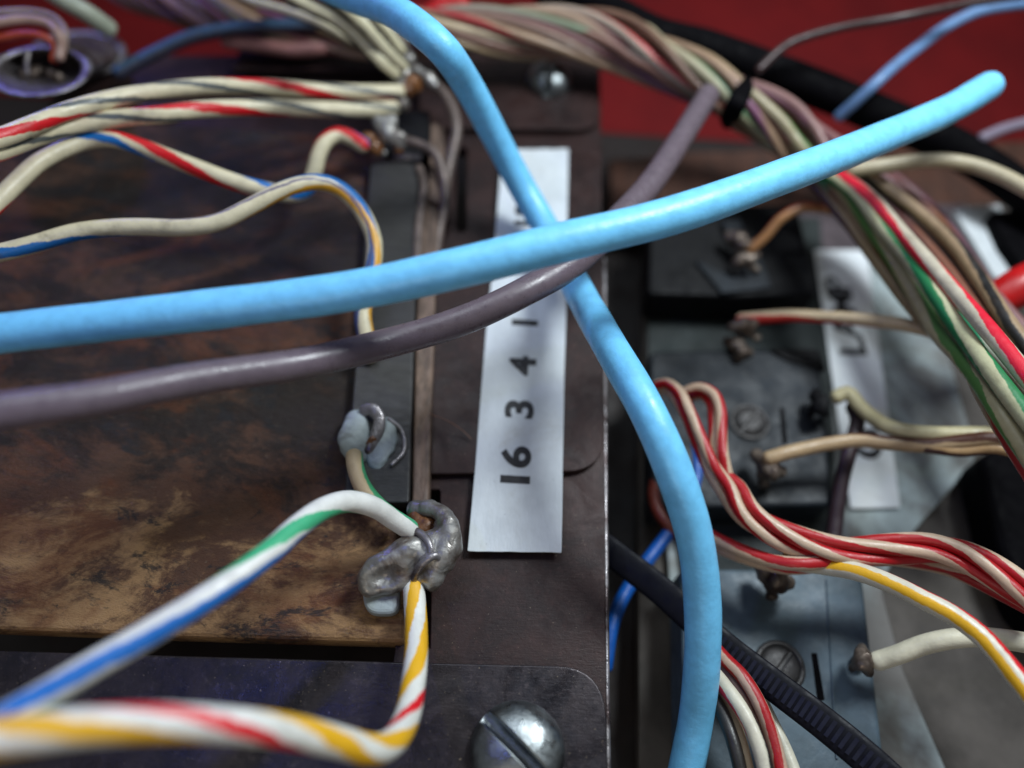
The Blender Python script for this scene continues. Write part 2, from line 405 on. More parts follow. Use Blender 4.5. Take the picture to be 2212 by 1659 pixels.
# ------------------------------------------------------------------ frame on the left
fr = empty('relay_frame', P(1100, 1100, -0.8), 'aged brown metal relay frame with overlapping plates and slotted screws', 'frame')
plate('base_plate', [(905, 110), (1296, 110), (1306, 900), (1311, 1760), (800, 1760), (868, 1300), (905, 700)], 0.0, 0.18, MFRAME, fr, 0.012,
      holes=[[(985, 318, .05), (985, 500, .05), (1007, 500, .05), (1009, 318, .05)],
             [(924, 1058, .03), (923, 1102, .03), (950, 1102, .03), (951, 1058, .03)],
             [(913, 1262), (905, 1400), (929, 1400), (931, 1262)]])
plate('back_plate', [(150, 120), (905, 118), (905, 300), (820, 300), (820, 330), (60, 330)], -0.1, 0.18, MFRAME, fr, 0.012)
plate('top_bracket', [(520, 98, .05), (1291, 104, .02), (1297, 280, .42), (905, 276), (905, 150), (500, 150)], 0.1, 0.09, MFRAME, fr, 0.015)
plate('middle_plate', [(1020, 520, .02), (1301, 500, .05), (1303, 1017, .42), (930, 1024, 0.01), (936, 560, .02)], 0.085, 0.075, MFRAME, fr, 0.012)
plate('bottom_bracket', [(-260, 1398, .05), (870, 1430, 0.0), (1307, 1440, .42), (1315, 1780), (-260, 1780)], 0.12, 0.11, MBRACK, fr, 0.018)
link('screw', screw_mesh(P(1118, 1624, .12), 0.40, 0.28, 0.062, 0.27, R(50), .05), MSTEEL, fr)
link('screw', screw_mesh(P(1186, 180, .10), 0.33, 0.30, 0.055, 0.26, R(-3), .05), MSTEEL, fr)
part_tube('edge_highlight', [(1305, 560, -.05), (1307, 1000, -.05), (1310, 1400, -.05), (1313, 1700, -.05)], 0.028, MLUG, fr, seg=8)  # thin bright bar added as the highlight along the plate's right edge

bl = plate('phenolic_block', [(-300, 268), (300, 262), (860, 300), (866, 800), (874, 1388, .06), (400, 1374), (-300, 1348)], 0.14, 0.3, MBLOCK, None, 0.06)
tag(bl, 'scorched brown phenolic block filling the left half of the frame', 'block')

ts = empty('terminal_strip', P(830, 720, 0.1), 'dark grey fibre terminal strip with soldered lugs along the block', 'terminal strip')
plate('strip_board', [(800, 352, .03), (905, 346, .03), (895, 700), (884, 1086, .04), (742, 1086, .04), (775, 700)], 0.30, 0.16, MSTRIP, ts, 0.02)
plate('strip_edge', [(911, 420, .03), (946, 430, .03), (938, 700), (926, 1094, .04), (889, 1100, .04), (899, 700)], 0.22, 0.22, MEDGE, ts, 0.03)
plate('strip_board', [(835, 238, .03), (928, 238, .03), (932, 330, .03), (835, 330, .03)], 0.26, 0.2, MHB, ts, 0.02)
plate('strip_edge', [(930, 262, .05), (958, 270, .2), (966, 350, .1), (950, 440, .1), (925, 430, .05)], 0.3, 0.2, MEDGE, ts, 0.03)
# lug one: top
blob('solder', [(872, 118, .75, .13), (868, 150, .7, .16), (875, 185, .62, .15), (866, 95, .8, .10), (884, 130, .8, .1), (868, 225, .5, .12)], MSOLD, ts, 0.04, 6)
blob('flux', [(890, 178, .66, .13), (878, 196, .62, .11), (900, 192, .6, .07)], MFLUX, ts, 0.02, 6)
blob('solder', [(928, 170, .66, .10), (940, 184, .62, .08), (913, 160, .68, .08), (900, 150, .7, .08)], MSOLD, ts, 0.02, 7)
part_tube('sleeve', [(905, 168, .62), (940, 184, .6), (972, 222, .55), (986, 280, .45), (974, 340, .3), (962, 400, .2), (955, 470, .1)], 0.075, MSLEEVE, ts)
# lug two
blob('solder', [(835, 280, .6, .14), (856, 298, .56, .12), (822, 268, .62, .11), (845, 262, .64, .1), (868, 310, .52, .08), (830, 305, .5, .08), (828, 330, .42, .06)], MSOLD, ts, 0.045, 6.5)
blob('flux', [(795, 302, .58, .12), (812, 322, .5, .1), (860, 322, .46, .08), (790, 320, .5, .08)], MFLUX, ts, 0.02, 6)
part_tube('sleeve', [(866, 300, .52), (905, 312, .52), (938, 330, .5), (955, 370, .4), (962, 430, .28), (950, 490, .15), (940, 560, .1)], 0.062, MSLEEVE, ts)
part_tube('lug', [(855, 340, .34), (880, 338, .36), (905, 340, .34)], 0.05, MLUG, ts, flat=(1, .5))
part_tube('lug', [(905, 360, .34), (915, 400, .34), (905, 480, .32), (900, 560, .3)], 0.05, MSLEEVE, ts, flat=(1, .5))
# pale twin solder pads
blob('solder_pad', [(768, 912, .30, .12), (762, 938, .31, .15), (764, 962, .31, .14), (774, 982, .29, .09)], MWHITEB, ts, 0.035, 5, k=1.75, zs=.5)
blob('solder_pad', [(838, 922, .28, .10), (832, 948, .30, .13), (820, 976, .30, .12), (818, 996, .28, .09)], MWHITEB, ts, 0.035, 5, k=1.75, zs=.5)
part_tube('lug', [(785, 888, .36), (806, 884, .42), (820, 905, .40), (812, 945, .36), (800, 975, .33)], 0.055, MLUG, ts, flat=(1.1, .6))
part_tube('lug', [(840, 905, .34), (868, 930, .33), (872, 975, .32), (846, 1004, .33)], 0.022, MLUG, ts)
blob('flux', [(798, 960, .34, .05), (806, 950, .36, .05)], MFLUX, ts, 0.01, 9)
# lug three: the big twisted one
def chain(pts, r0, r1, step=.055):
    q = catmull([P(*p) for p in pts], step); return [(v, r0 + (r1 - r0) * i / len(q)) for i, v in enumerate(q)]
blob('lug', chain([(900, 1100, .30), (935, 1098, .42), (966, 1125, .52), (974, 1165, .54), (962, 1200, .50), (940, 1225, .44), (930, 1248, .36)], .085, .13)
     + chain([(950, 1180, .5), (915, 1178, .5), (870, 1190, .50), (822, 1214, .48), (796, 1240, .42), (800, 1266, .36), (840, 1268, .36), (885, 1252, .40), (920, 1232, .42)], .10, .085)
     + [(935, 1165, .50, .12), (945, 1200, .50, .13), (955, 1225, .42, .11), (920, 1205, .52, .1), (850, 1228, .40, .10), (880, 1220, .44, .10), (825, 1240, .38, .08), (960, 1150, .46, .1)], MSOLD, ts, 0.045, 4.2)
part_tube('bare_wire', [(884, 1143, .52), (905, 1150, .56), (925, 1170, .62), (930, 1195, .6), (912, 1208, .56)], .035, MLUG, ts)
part_tube('bare_wire', [(893, 1262, .38), (898, 1240, .5), (915, 1215, .6), (940, 1200, .62), (955, 1215, .5)], .035, MLUG, ts)
blob('flux', [(905, 1150, .36, .1), (925, 1135, .36, .1), (900, 1120, .33, .1)], MFLUX, ts, 0.02, 6)
plate('bead', [(780, 1262, .08), (862, 1262, .04), (862, 1326, .1), (788, 1326, .16)], 0.30, 0.14, MWHITEB, ts, 0.04)

# ------------------------------------------------------------------ label on the frame
L1 = [(1085, 323), (1228, 321), (1213, 1194), (1010, 1190)]
def ragged(q, n, j):
    out = []
    for i in range(4):
        a, b = q[i], q[(i + 1) % 4]
        for k in range(n):
            t = k / n; out.append((a[0] + (b[0] - a[0]) * t + (random.uniform(-j, j) if k else 0), a[1] + (b[1] - a[1]) * t + (random.uniform(-j, j) if k else 0), .012))
    return out
lb = plate('number_label', ragged(L1, 9, 1.1), 0.105, 0.012, MPAPER, None, 0.003)
tag(lb, 'long white label printed 16 3 4, stuck on brown relay frame', 'label')
UPD = (P(1130, 700, .1) - P(1115, 1003, .1)); ANG = math.atan2(UPD.y, UPD.x)
def hgt(u, v, px, z): return (P(u + px / 2, v, z) - P(u - px / 2, v, z)).length
for ch, u, v, px, k in (('16', 1114, 1003, 66, 1.25), ('3', 1122, 884, 63, 1.25), ('4', 1129, 790, 58, 1.25), ('1', 1134, 697, 56, 1.2), ('12', 1138, 462, 52, 1.2)):
    link('print', text_mesh(ch, P(u, v, .1085), hgt(u, v, px, .1), ANG, .004, k), MINK, lb, False)

# ------------------------------------------------------------------ lamp label on the right
l2 = plate('lamp_label', [(1759, 540, .02), (1873, 540, .02), (1945, 1096, .02), (1838, 1098, .02)], -1.440, 0.012, MPAPER2, None, 0.003)
tag(l2, 'white label printed LAMP beside the black switch housings', 'label')
U2 = P(1808, 625, -1.48) - P(1838, 745, -1.48); A2 = math.atan2(U2.y, U2.x)
for ch, u, v, px in (('L', 1840, 748, 58), ('A', 1828, 706, 56), ('M', 1818, 657, 54), ('P', 1809, 614, 52), ('G', 1872, 958, 66)):
    link('print', text_mesh(ch, P(u, v, -1.4365), hgt(u, v, px, -1.48), A2, .004, 1.2, .03), MINK, l2, False)

# ------------------------------------------------------------------ switch housings
def housing(label, pix, ztop, mat, extra):
    c = sum((P(p[0], p[1], -1.44) for p in pix), Vector()) / len(pix)
    e = empty('switch_housing', c, label, 'switch', 'switch housings on the grey panel')
    plate('shell', pix, ztop, ztop + 1.435, mat, e, 0.05)
    extra(e, ztop); return e
def rivet(e, u, v, z, r, ang=R(-40)):
    link('rivet', screw_mesh(P(u, v, z + .005), r, r * .42, r * .17, r * .3, ang, .05), MRIVET, e)
    ring = [P(u, v, z + .01) + Vector((math.cos(a) * r * 1.15, math.sin(a) * r * 1.15, 0)) for a in [2 * math.pi * k / 24 for k in range(25)]]
    link('rivet_ring', sweep(ring, r * .16, seg=8, cap=False), MRIVET, e)
def terminal(e, u, v, z, s=1.0, ang=0.0, mat=None):
    """upright tag: a blade with a solder lump on it"""
    q = [(u + dx * s * math.cos(ang) - dy * s * math.sin(ang), v + dx * s * math.sin(ang) + dy * s * math.cos(ang), z + dz * s, r * s) for dx, dy, dz, r in
         ((-24, 0, .1, .05), (-14, 2, .12, .07), (-4, -4, .16, .08), (8, 3, .18, .08), (18, -3, .12, .06), (4, 14, .1, .06), (12, 24, .02, .05), (0, 10, -.1, .07), (2, 6, -.25, .07), (2, 4, -.4, .07), (2, 4, -.55, .07))]
    blob('terminal', q, mat or MTERM, e, .035, 8)
def ex1(e, z):
    terminal(e, 1600, 520, z + .1, 1.3, .4); terminal(e, 1612, 560, z + .1, 1.2, -.3)
    plate('shell_ridge', [(1500, 560, .02), (1590, 600, .02), (1640, 545, .02), (1668, 620, .02), (1560, 632, .02)], z + .06, 0.1, MHG, e, .02)
    plate('shell_ridge', [(1560, 478, .02), (1600, 470, .02), (1612, 520, .02), (1580, 525, .02)], z + .1, 0.12, MHG, e, .02)
def ex2(e, z):
    rivet(e, 1619, 912, z, .19)
    terminal(e, 1612, 700, z + .1, 1.3, -.2); terminal(e, 1596, 752, z - .1, 1.3, .5); terminal(e, 1660, 1005, z + .15, 1.5, .7); terminal(e, 1772, 872, z + .12, 1.2, 1.2, MHB)
    plate('slot', [(1684, 880, .02), (1694, 880, .02), (1702, 960, .02), (1690, 960, .02)], z + .004, 0.02, MBLACKC, e, .004)
    plate('shell_ridge', [(1660, 752, .03), (1770, 752, .08), (1786, 800, .03), (1700, 775, .03)], z + .05, 0.1, MHB, e, .02)
def ex3(e, z):
    rivet(e, 1684, 1440, z, .2)
    terminal(e, 1674, 1248, z + .12, 1.5, .6); terminal(e, 1866, 1428, z + .2, 1.15, 1.45)
    plate('slot', [(1752, 1410, .02), (1765, 1410, .02), (1782, 1512, .02), (1766, 1516, .02)], z + .004, 0.02, MBLACKC, e, .004)
    plate('shell_ridge', [(1784, 1250, .01), (1788, 1250, .01), (1812, 1640, .01), (1806, 1640, .01)], z + .02, 0.05, MHL, e, .01)
housing('near black switch housing under the sky blue wire, topmost of three', [(1405, 440, .06), (1722, 440, .1), (1768, 634, .08), (1600, 640), (1400, 634, .08)], -0.85, MHB, ex1)
housing('slate grey switch housing with a slotted rivet, middle of three', [(1402, 758, .15), (1770, 752, .15), (1800, 1092, .06), (1412, 1098, .08)], -0.85, MHG, ex2)
housing('pale blue grey switch housing crossed by black tie, lowest of three', [(1470, 1228, .06), (1862, 1230, .06), (1925, 1760), (1480, 1760)], -0.85, MHL, ex3)
# black knob at the right edge and other things behind the harness
kb = tag(plate('plastic_block', [(2118, 985, .3), (2170, 955, .3), (2330, 950), (2380, 1400), (2240, 1340, .4), (2165, 1180, .4)], -0.9, 0.6, MBLACKC, None, .12), 'black moulded plastic block at the right edge below the tan wires', 'block')
tag(plate('pale_bracket', [(2060, 452, .05), (2160, 440, .03), (2218, 590, .05), (2150, 600, .05)], -0.75, 0.15, MPAPER, None, .02), 'small pale blue white bracket glimpsed behind the striped harness', 'bracket')
tag(plate('black_clip', [(2140, 455, .08), (2300, 440), (2300, 620), (2225, 596, .1), (2170, 520, .1)], -0.55, 0.4, MBLACKC, None, .06), 'black plastic clip behind the harness at the right edge', 'clip')
def nut(u, v, z, r, label):
    o = link('wire_nut', sweep(catmull([P(u, v, z) + Vector((-.2, -.1, -.1)), P(u, v, z), P(u, v, z) + Vector((.3, .12, .05))]), lambda t: r * (0.8 + .25 * t), seg=20), MREDP)
    tag(o, label, 'cap', 'red plastic wire caps')
nut(2200, 622, 0.3, .26, 'red plastic cap at the right edge beside the harness')
nut(946, 22, .7, .16, 'small red plastic cap behind the sky blue wire at the top')

# ------------------------------------------------------------------ lamp socket, top left
sk = empty('lamp_socket', P(140, 150, -0.2), 'dull metal lamp socket with rolled rims in the top left corner', 'lamp socket')
def lathe(name, c, axis, prof, mat, parent, seg=40, lean=None):
    q = Vector(axis).to_track_quat('Z', 'Y').to_matrix(); vs = []; fs = []
    lean = lean or Vector(axis).normalized()
    for (r, h) in prof:
        for k in range(seg):
            a = 2 * math.pi * k / seg; vs.append(c + q @ Vector((r * math.cos(a), r * math.sin(a), 0)) + lean * h)
    for i in range(len(prof) - 1):
        for k in range(seg): fs.append((i * seg + k, i * seg + (k + 1) % seg, (i + 1) * seg + (k + 1) % seg, (i + 1) * seg + k))
    me = bpy.data.meshes.new(name); me.from_pydata([tuple(v) for v in vs], [], fs)
    return link(name, me, mat, parent)
c0 = P(86, 152, 1.0); c1 = P(166, 118, 0.2); ln = (c0 - c1).normalized(); hh = (c0 - c1).length; AX = (.1, .12, 1)
MSOCK = m_solder('tarnished_socket', S(104, 98, 98), S(50, 42, 42), .35, .6)
lathe('barrel', c1, AX, [(.54, 0), (.53, hh * .5), (.53, hh * .9), (.55, hh), (.50, hh + .01), (.46, hh), (.44, hh * .75), (.43, hh * .6), (.02, hh * .58)], MSOCK, sk, lean=ln)
lathe('rim', c1, AX, [(.46, hh * .97), (.50, hh + .04), (.56, hh + .04), (.58, hh - .02), (.54, hh - .07)], MLUG, sk, lean=ln)
lathe('flange', P(170, 114, 0.1), AX, [(.5, 0), (.60, .0), (.645, .05), (.60, .1), (.5, .08), (.45, -.1)], MLUG, sk, lean=ln)
blob('contact', [(88, 152, .72, .09), (110, 158, .75, .09), (128, 168, .78, .08), (70, 160, .74, .09), (48, 160, .78, .08)], MTERM, sk, .03, 6)
part_tube('contact', [(62, 112, 1.05), (58, 135, 1.0), (60, 160, .95)], .035, MSOCK, sk)

# ------------------------------------------------------------------ wires: the big three
b1 = wire([(-120, 738, 2.0), (0, 721, 2.05), (250, 692, 2.12), (500, 663, 2.2), (760, 628, 2.3), (1000, 577, 2.45), (1200, 527, 2.5), (1450, 466, 2.45), (1700, 378, 2.3), (1900, 300, 2.0), (2050, 236, 1.75), (2136, 186, 1.62)],
     0.32, MBLUE, 'bright sky blue wire crossing everything, its rounded free end at the top right')
b2 = wire([(640, -60, 2.2), (760, -8, 2.3), (850, 24, 2.5), (950, 100, 2.5), (1010, 184, 1.9), (1070, 295, 1.2), (1130, 408, .65), (1190, 512, .45), (1250, 628, .85), (1320, 752, 1.35), (1400, 892, 1.5), (1460, 1030, 1.3), (1500, 1160, .95), (1516, 1280, .6), (1517, 1420, .2), (1502, 1560, -.3), (1470, 1720, -.75)],
     0.32, MBLUE2, 'sky blue wire curving from top centre down to the bottom edge, under the crossing one')
wire([(-140, 914, 2.8), (0, 890, 2.7), (200, 862, 2.5), (430, 818, 2.2), (650, 785, 1.9), (850, 738, 1.6), (1000, 692, 1.6), (1130, 632, 1.65), (1250, 560, 1.55), (1340, 470, 1.4), (1410, 390, 1.25), (1470, 300, 1.1), (1530, 205, 0.95)],
     (lambda t: .122 + .016 * min(1, t * 1.6)), MGREYW, 'thick mauve grey wire passing between the two sky blue wires')

# ------------------------------------------------------------------ striped wires on the left
mA1 = wire_mat('w_white_red_grey_a', CREAM, [(RED, 3.1, .802, .17), (GRY, 3.1, .50, .10), (GRY, 3.1, .12, .10)], grime=.35)
wire([(-90, 325, 2.0), (0, 298, 1.9), (70, 270, 1.8), (134, 244, 1.7), (220, 219, 1.6), (300, 203, 1.5), (403, 190, 1.4), (510, 186, 1.3), (594, 189, 1.2), (675, 195, 1.0), (780, 199, .8), (862, 198, .65)],
     .19, mA1, 'white wire with red and grey stripes, upper of the pair at the top lug')
mA2 = wire_mat('w_white_red_grey_b', CREAM, [(RED, 3.1, .097, .18), (GRY, 3.1, .40, .10), (GRY, 3.1, .78, .10)], grime=.35)
wire([(-90, 358, 1.95), (0, 326, 1.75), (80, 294, 1.62), (160, 271, 1.5), (250, 256, 1.45), (350, 247, 1.45), (430, 237, 1.35), (510, 233, 1.25), (594, 232, 1.1), (675, 235, .95), (780, 237, .75), (850, 234, .6)],
     .19, mA2, 'white wire with red and grey stripes, lower of the pair soldered to the top lug')
mB = wire_mat('w_white_blue_red', CREAM, [(BLU, 2.0, .075, .15), (RED, 3.0, .133, .21)], grime=.3)
wire([(-70, 500, 1.4), (0, 430, 1.4), (40, 390, 1.4), (81, 353, 1.4), (130, 325, 1.35), (185, 305, 1.3), (240, 300, 1.3), (300, 316, 1.25), (360, 338, 1.2), (430, 365, 1.15), (510, 394, 1.05), (580, 412, .95), (630, 420, .85), (662, 408, .75), (678, 375, .72), (688, 335, .74), (705, 303, .76), (732, 290, .74), (758, 298, .70), (785, 314, .64)],
     .185, mB, 'white wire striped blue and red looping up to the second lug')
mC = wire_mat('w_white_yellow_blue', CREAM, [(S(18, 96, 160), 4.2, .93, .20), (S(205, 150, 40), -6, .7, .15), (S(96, 88, 110), 9, .55, .05)], grime=.55)
wire([(-80, 560, 1.3), (0, 546, 1.3), (67, 529, 1.3), (161, 502, 1.3), (230, 493, 1.3), (295, 490, 1.3), (403, 491, 1.3), (470, 480, 1.3), (540, 447, 1.32), (600, 415, 1.35), (640, 400, 1.35), (684, 393, 1.3), (725, 403, 1.2), (762, 432, 1.1), (793, 478, 1.0), (808, 522, .9), (806, 575, .8), (793, 625, .7), (784, 680, .6), (791, 727, .5), (800, 770, .36)],
     .175, mC, 'grimy cream wire striped yellow and blue, arching over the block then down to the strip')
mD = wire_mat('w_green_white_blue', WHITE, [(S(64, 172, 124), 2.4, .067, .20), (S(36, 110, 190), 6.0, .882, .20), (S(64, 160, 116), 6, .183, .14)], grime=.15)
wire([(-60, 1595, 2.2), (0, 1558, 2.2), (81, 1512, 2.15), (188, 1446, 2.1), (309, 1376, 2.0), (430, 1302, 1.9), (520, 1240, 1.75), (594, 1183, 1.6), (640, 1140, 1.45), (700, 1098, 1.25), (755, 1083, 1.05), (810, 1096, .85), (850, 1122, .66), (884, 1143, .52)],
     .185, mD, 'white wire with green and blue stripes rising from the lower left to the twisted lug')
mE = wire_mat('w_green_cream', S(60, 150, 100), [(S(190, 168, 130), 9.0, .05, .42)], grime=.3)
wire([(765, 985, .36), (768, 1010, .40), (780, 1045, .42), (798, 1072, .42), (822, 1098, .40), (850, 1130, .36)],
     .165, mE, 'short green and cream wire below the pale solder pads')
mF = wire_mat('w_yellow_red_white', S(226, 226, 218), [(YEL, 1, .70, .18), (YEL, 1, .35, .19), (S(214, 24, 36), 1, 0, .12)], grime=.12)
wire([(893, 1262, .36), (896, 1300, .40), (899, 1350, .48), (899, 1414, .62), (892, 1482, .8), (884, 1530, .95), (865, 1580, 1.15), (835, 1612, 1.35), (795, 1618, 1.55), (740, 1605, 1.75), (647, 1584, 2.0), (540, 1570, 2.25), (400, 1562, 2.45), (269, 1564, 2.6), (107, 1578, 2.75), (0, 1592, 2.8), (-120, 1612, 2.85)],
     .195, mF, 'white wire spiralled yellow and red, bending sharply near the bottom screw',
     turns=[(0, -.75), (.95, -.35), (1.4, 0), (1.75, .3), (2.3, .65), (3.07, 1.0), (3.85, 1.3), (4.6, 1.65)])
# three cream wires at the top running to the top lug
mG = wire_mat('w_cream_black', S(214, 206, 172), [(BLK, 60.0, .17, .16), (BLK, 60.0, .82, .12)], grime=.35, grime_col=S(96, 70, 40))
grp = 'cream wires soldered to the top lug'
wire([(560, -50, 1.7), (661, 8, 1.5), (729, 42, 1.4), (777, 83, 1.2), (822, 130, 1.0), (852, 156, .8)], .2, mG, 'lower left of the three cream wires entering the top lug', grp)
wire([(650, -50, 1.75), (729, 2, 1.6), (782, 48, 1.45), (822, 92, 1.2), (850, 122, 1.0), (868, 140, .85)], .2, mG, 'middle of the three cream wires entering the top lug', grp)
wire([(440, -50, .9), (540, -2, .95), (620, 22, 1.0), (700, 52, 1.05), (770, 90, .95), (840, 128, .8)], .15, mG, 'outer left of the cream wires, running behind the other two', grp)
wire([(700, -60, 1.3), (770, -5, 1.3), (815, 40, 1.2), (845, 75, 1.05), (868, 105, .9)], .16, mG, 'cream wire tucked under the sky blue wire by the top lug', grp)
# top left odds
mH = wire_mat('w_pale_green', S(150, 156, 138), [], grime=.3)
wire([(60, -50, 1.3), (130, -5, 1.2), (190, 30, 1.0), (235, 62, .75)], .23, mH, 'pale greenish wire behind the lamp socket')
mI = wire_mat('w_pink_brown', S(150, 122, 110), [(S(120, 40, 24), 20, .3, .3)], grime=.3)
wire([(-60, 62, 1.3), (0, 48, 1.3), (60, 42, 1.25), (105, 52, 1.2), (128, 78, 1.15), (132, 100, 1.05), (128, 125, .98)], .12, mI, 'thin pinkish wire curling down into the lamp socket')
wire([(-80, 30, 1.2), (0, 26, 1.2), (60, 24, 1.15), (110, 34, 1.1), (138, 62, 1.05), (140, 92, 1.0), (135, 120, .9)], .08, wire_mat('w_grey_thin', S(140, 122, 112), []), 'thin grey brown wire arching above the pinkish one')
wire([(-60, 92, 1.2), (0, 82, 1.2), (55, 74, 1.2), (100, 82, 1.15), (118, 100, 1.05), (115, 130, .95)], .09, wire_mat('w_orange', S(150, 52, 26), []), 'thin orange red wire at the left edge above the lamp socket')
wire([(255, 158, .35), (310, 128, .4), (403, 84, .5), (480, 66, .55), (560, 58, .6), (700, 56, .6), (820, 60, .55)], .19, wire_mat('w_steel_blue', S(34, 66, 92), [(S(40, 42, 58), 50, .2, .5)]), 'steel blue wire behind the top lug at upper left')
wire([(490, 88, .35), (560, 98, .35), (640, 108, .35), (720, 100, .35), (820, 80, .4)], .2, wire_mat('w_dusty_pink', S(160, 112, 106), []), 'dusty pink wire lying above the relay frame at the top')

# ------------------------------------------------------------------ harness along the top, splitting on the right
cent = [(60, -140, .2), (230, -60, .25), (400, 8, .3), (560, 52, .4), (720, 62, .5), (900, 68, .78), (1060, 66, .8), (1220, 70, .8), (1340, 95, .75), (1460, 148, .7), (1560, 200, .6), (1600, 226, .55), (1690, 275, .45), (1770, 335, .35)]
cw = catmull([P(*p) for p in cent], .25); cf = frames(cw)
Ltot = [0]
for i in range(1, len(cw)): Ltot.append(Ltot[-1] + (cw[i] - cw[i - 1]).length)
tails = [
 ('cream wire with red stripe, innermost of the harness fan on the right', [(1810, 410, .3), (1850, 470, .3), (1925, 575, .35), (2000, 650, .5), (2055, 705, .7), (2092, 780, .9), (2130, 860, 1.05), (2180, 945, 1.15), (2240, 1040, 1.2)], (S(150, 130, 104), S(140, 26, 26), .26)),
 ('cream wire with olive green stripe in the harness fan on the right', [(1830, 420, .45), (1880, 490, .5), (1935, 570, .55), (1978, 640, .6), (2020, 712, .7), (2072, 770, .95), (2120, 830, 1.2), (2168, 905, 1.35), (2240, 1010, 1.4)], (S(156, 146, 112), S(70, 112, 56), .26)),
 ('green striped white wire second from the outside of the harness fan', [(1845, 415, .6), (1905, 490, .7), (1965, 560, .8), (2022, 640, .95), (2080, 722, 1.1), (2145, 808, 1.4), (2240, 930, 1.6)], (S(176, 174, 140), S(30, 112, 66), .30)),
 ('glossy white wire with pink red stripe on top of the harness fan', [(1870, 420, .7), (1935, 490, .8), (1998, 560, .95), (2065, 634, 1.1), (2134, 712, 1.35), (2240, 840, 1.6)], (S(186, 176, 156), S(206, 26, 50), .30)),
 ('white wire with jade green stripe below the pink red one', [(1880, 470, .4), (1950, 550, .5), (2030, 640, .7), (2092, 708, .95), (2158, 790, 1.2), (2240, 890, 1.4)], (S(186, 196, 176), S(40, 140, 100), .26)),
 ('brown wire in the middle of the harness fan', [(1880, 405, .3), (1960, 490, .35), (2040, 580, .5), (2115, 680, .7), (2240, 812, .9)], (S(120, 76, 60), S(84, 40, 36), .3)),
 ('tan wire edged black in the outer part of the harness fan', [(1900, 395, .45), (1985, 460, .5), (2056, 524, .6), (2120, 610, .75), (2172, 690, .9), (2240, 780, 1.0)], (S(150, 126, 98), BLK, .22)),
 ('rusty orange brown wire in the outer part of the harness fan', [(1920, 395, .2), (2005, 460, .2), (2070, 540, .3), (2130, 640, .4), (2190, 730, .5), (2250, 790, .6)], (S(120, 76, 50), S(110, 66, 70), .3)),
 ('mauve pink wire on the outer edge of the harness fan', [(1950, 400, .1), (2035, 480, .1), (2095, 565, .2), (2155, 650, .3), (2240, 745, .4)], (S(128, 88, 88), S(100, 60, 74), .3)),
 ('dusty pink brown wire deep in the harness fan', [(1860, 400, .1), (1950, 510, .1), (2030, 620, .2), (2110, 730, .4), (2240, 880, .6)], (S(138, 96, 84), S(84, 50, 46), .3)),
]
for k, (lab, tail, (ca, cb, wd)) in enumerate(tails):
    pts = []
    ring = 0.0 if k == 0 else 1.0
    for i, p in enumerate(cw):
        t, n, b = cf[i]; a = 2 * math.pi * (Ltot[i] / 6.5 + k / 9.0) + .4 * math.sin(Ltot[i] * .7 + k * 2)
        rr = (.21 + .04 * math.sin(k * 1.7 + Ltot[i])) * ring
        sq = 0.72 if abs(i / len(cw) - .84) < .05 else 1.0
        pts.append(p + (n * math.cos(a) * .8 + b * math.sin(a) * 1.1) * rr * sq)
    pts = pts[:-1] + [P(*q) for q in tail]
    m = wire_mat('w_harness', ca, [(cb, 5 + k * .4, k * .37, wd * .75), (cb, 5 + k * .4, k * .37 + .5, wd * .75)], grime=.4, grime_col=S(96, 72, 56), dusty=11.5)
    wire(pts, (lambda q: .0875 - .022 * max(0, min(1, (.62 - q) / .1))) , m, lab, 'wires of the long harness', seg=14)
# extra strands only along the top
HC = ((S(196, 172, 140), S(120, 70, 100), 'dusty tan wire with mauve stripe'), (S(150, 118, 92), S(80, 50, 36), 'dull brown wire with dark stripe'),
      (S(214, 196, 168), S(110, 60, 60), 'pale sand wire with brown stripe'), (S(150, 104, 108), S(96, 60, 84), 'dull mauve wire'),
      (S(206, 184, 152), S(150, 40, 40), 'sand wire with faded red stripe'), (S(120, 86, 66), S(190, 170, 140), 'brown wire with cream stripe'),
      (S(186, 150, 146), S(120, 80, 90), 'dusty rose wire'), (S(208, 190, 150), S(60, 60, 50), 'straw coloured wire with black stripe'))
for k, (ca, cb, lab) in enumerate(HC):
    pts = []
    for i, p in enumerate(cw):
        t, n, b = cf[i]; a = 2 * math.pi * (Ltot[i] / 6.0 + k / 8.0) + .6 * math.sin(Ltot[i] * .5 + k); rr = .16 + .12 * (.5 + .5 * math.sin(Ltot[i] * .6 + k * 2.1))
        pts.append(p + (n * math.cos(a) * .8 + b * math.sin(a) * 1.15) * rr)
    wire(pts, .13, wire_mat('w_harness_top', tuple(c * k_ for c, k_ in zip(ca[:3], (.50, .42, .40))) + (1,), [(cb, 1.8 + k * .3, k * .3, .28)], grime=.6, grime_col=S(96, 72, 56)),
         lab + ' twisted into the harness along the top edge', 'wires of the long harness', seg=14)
tie = catmull([P(1602, 176, .75), P(1606, 192, .98), P(1592, 222, 1.02), P(1578, 252, .8), P(1580, 262, .4)], .05)
tag(link('cable_tie', sweep(tie, .09, flat=(1.3, .5)), MBLACKC), 'black cable tie cinched round the harness at the top', 'cable tie')

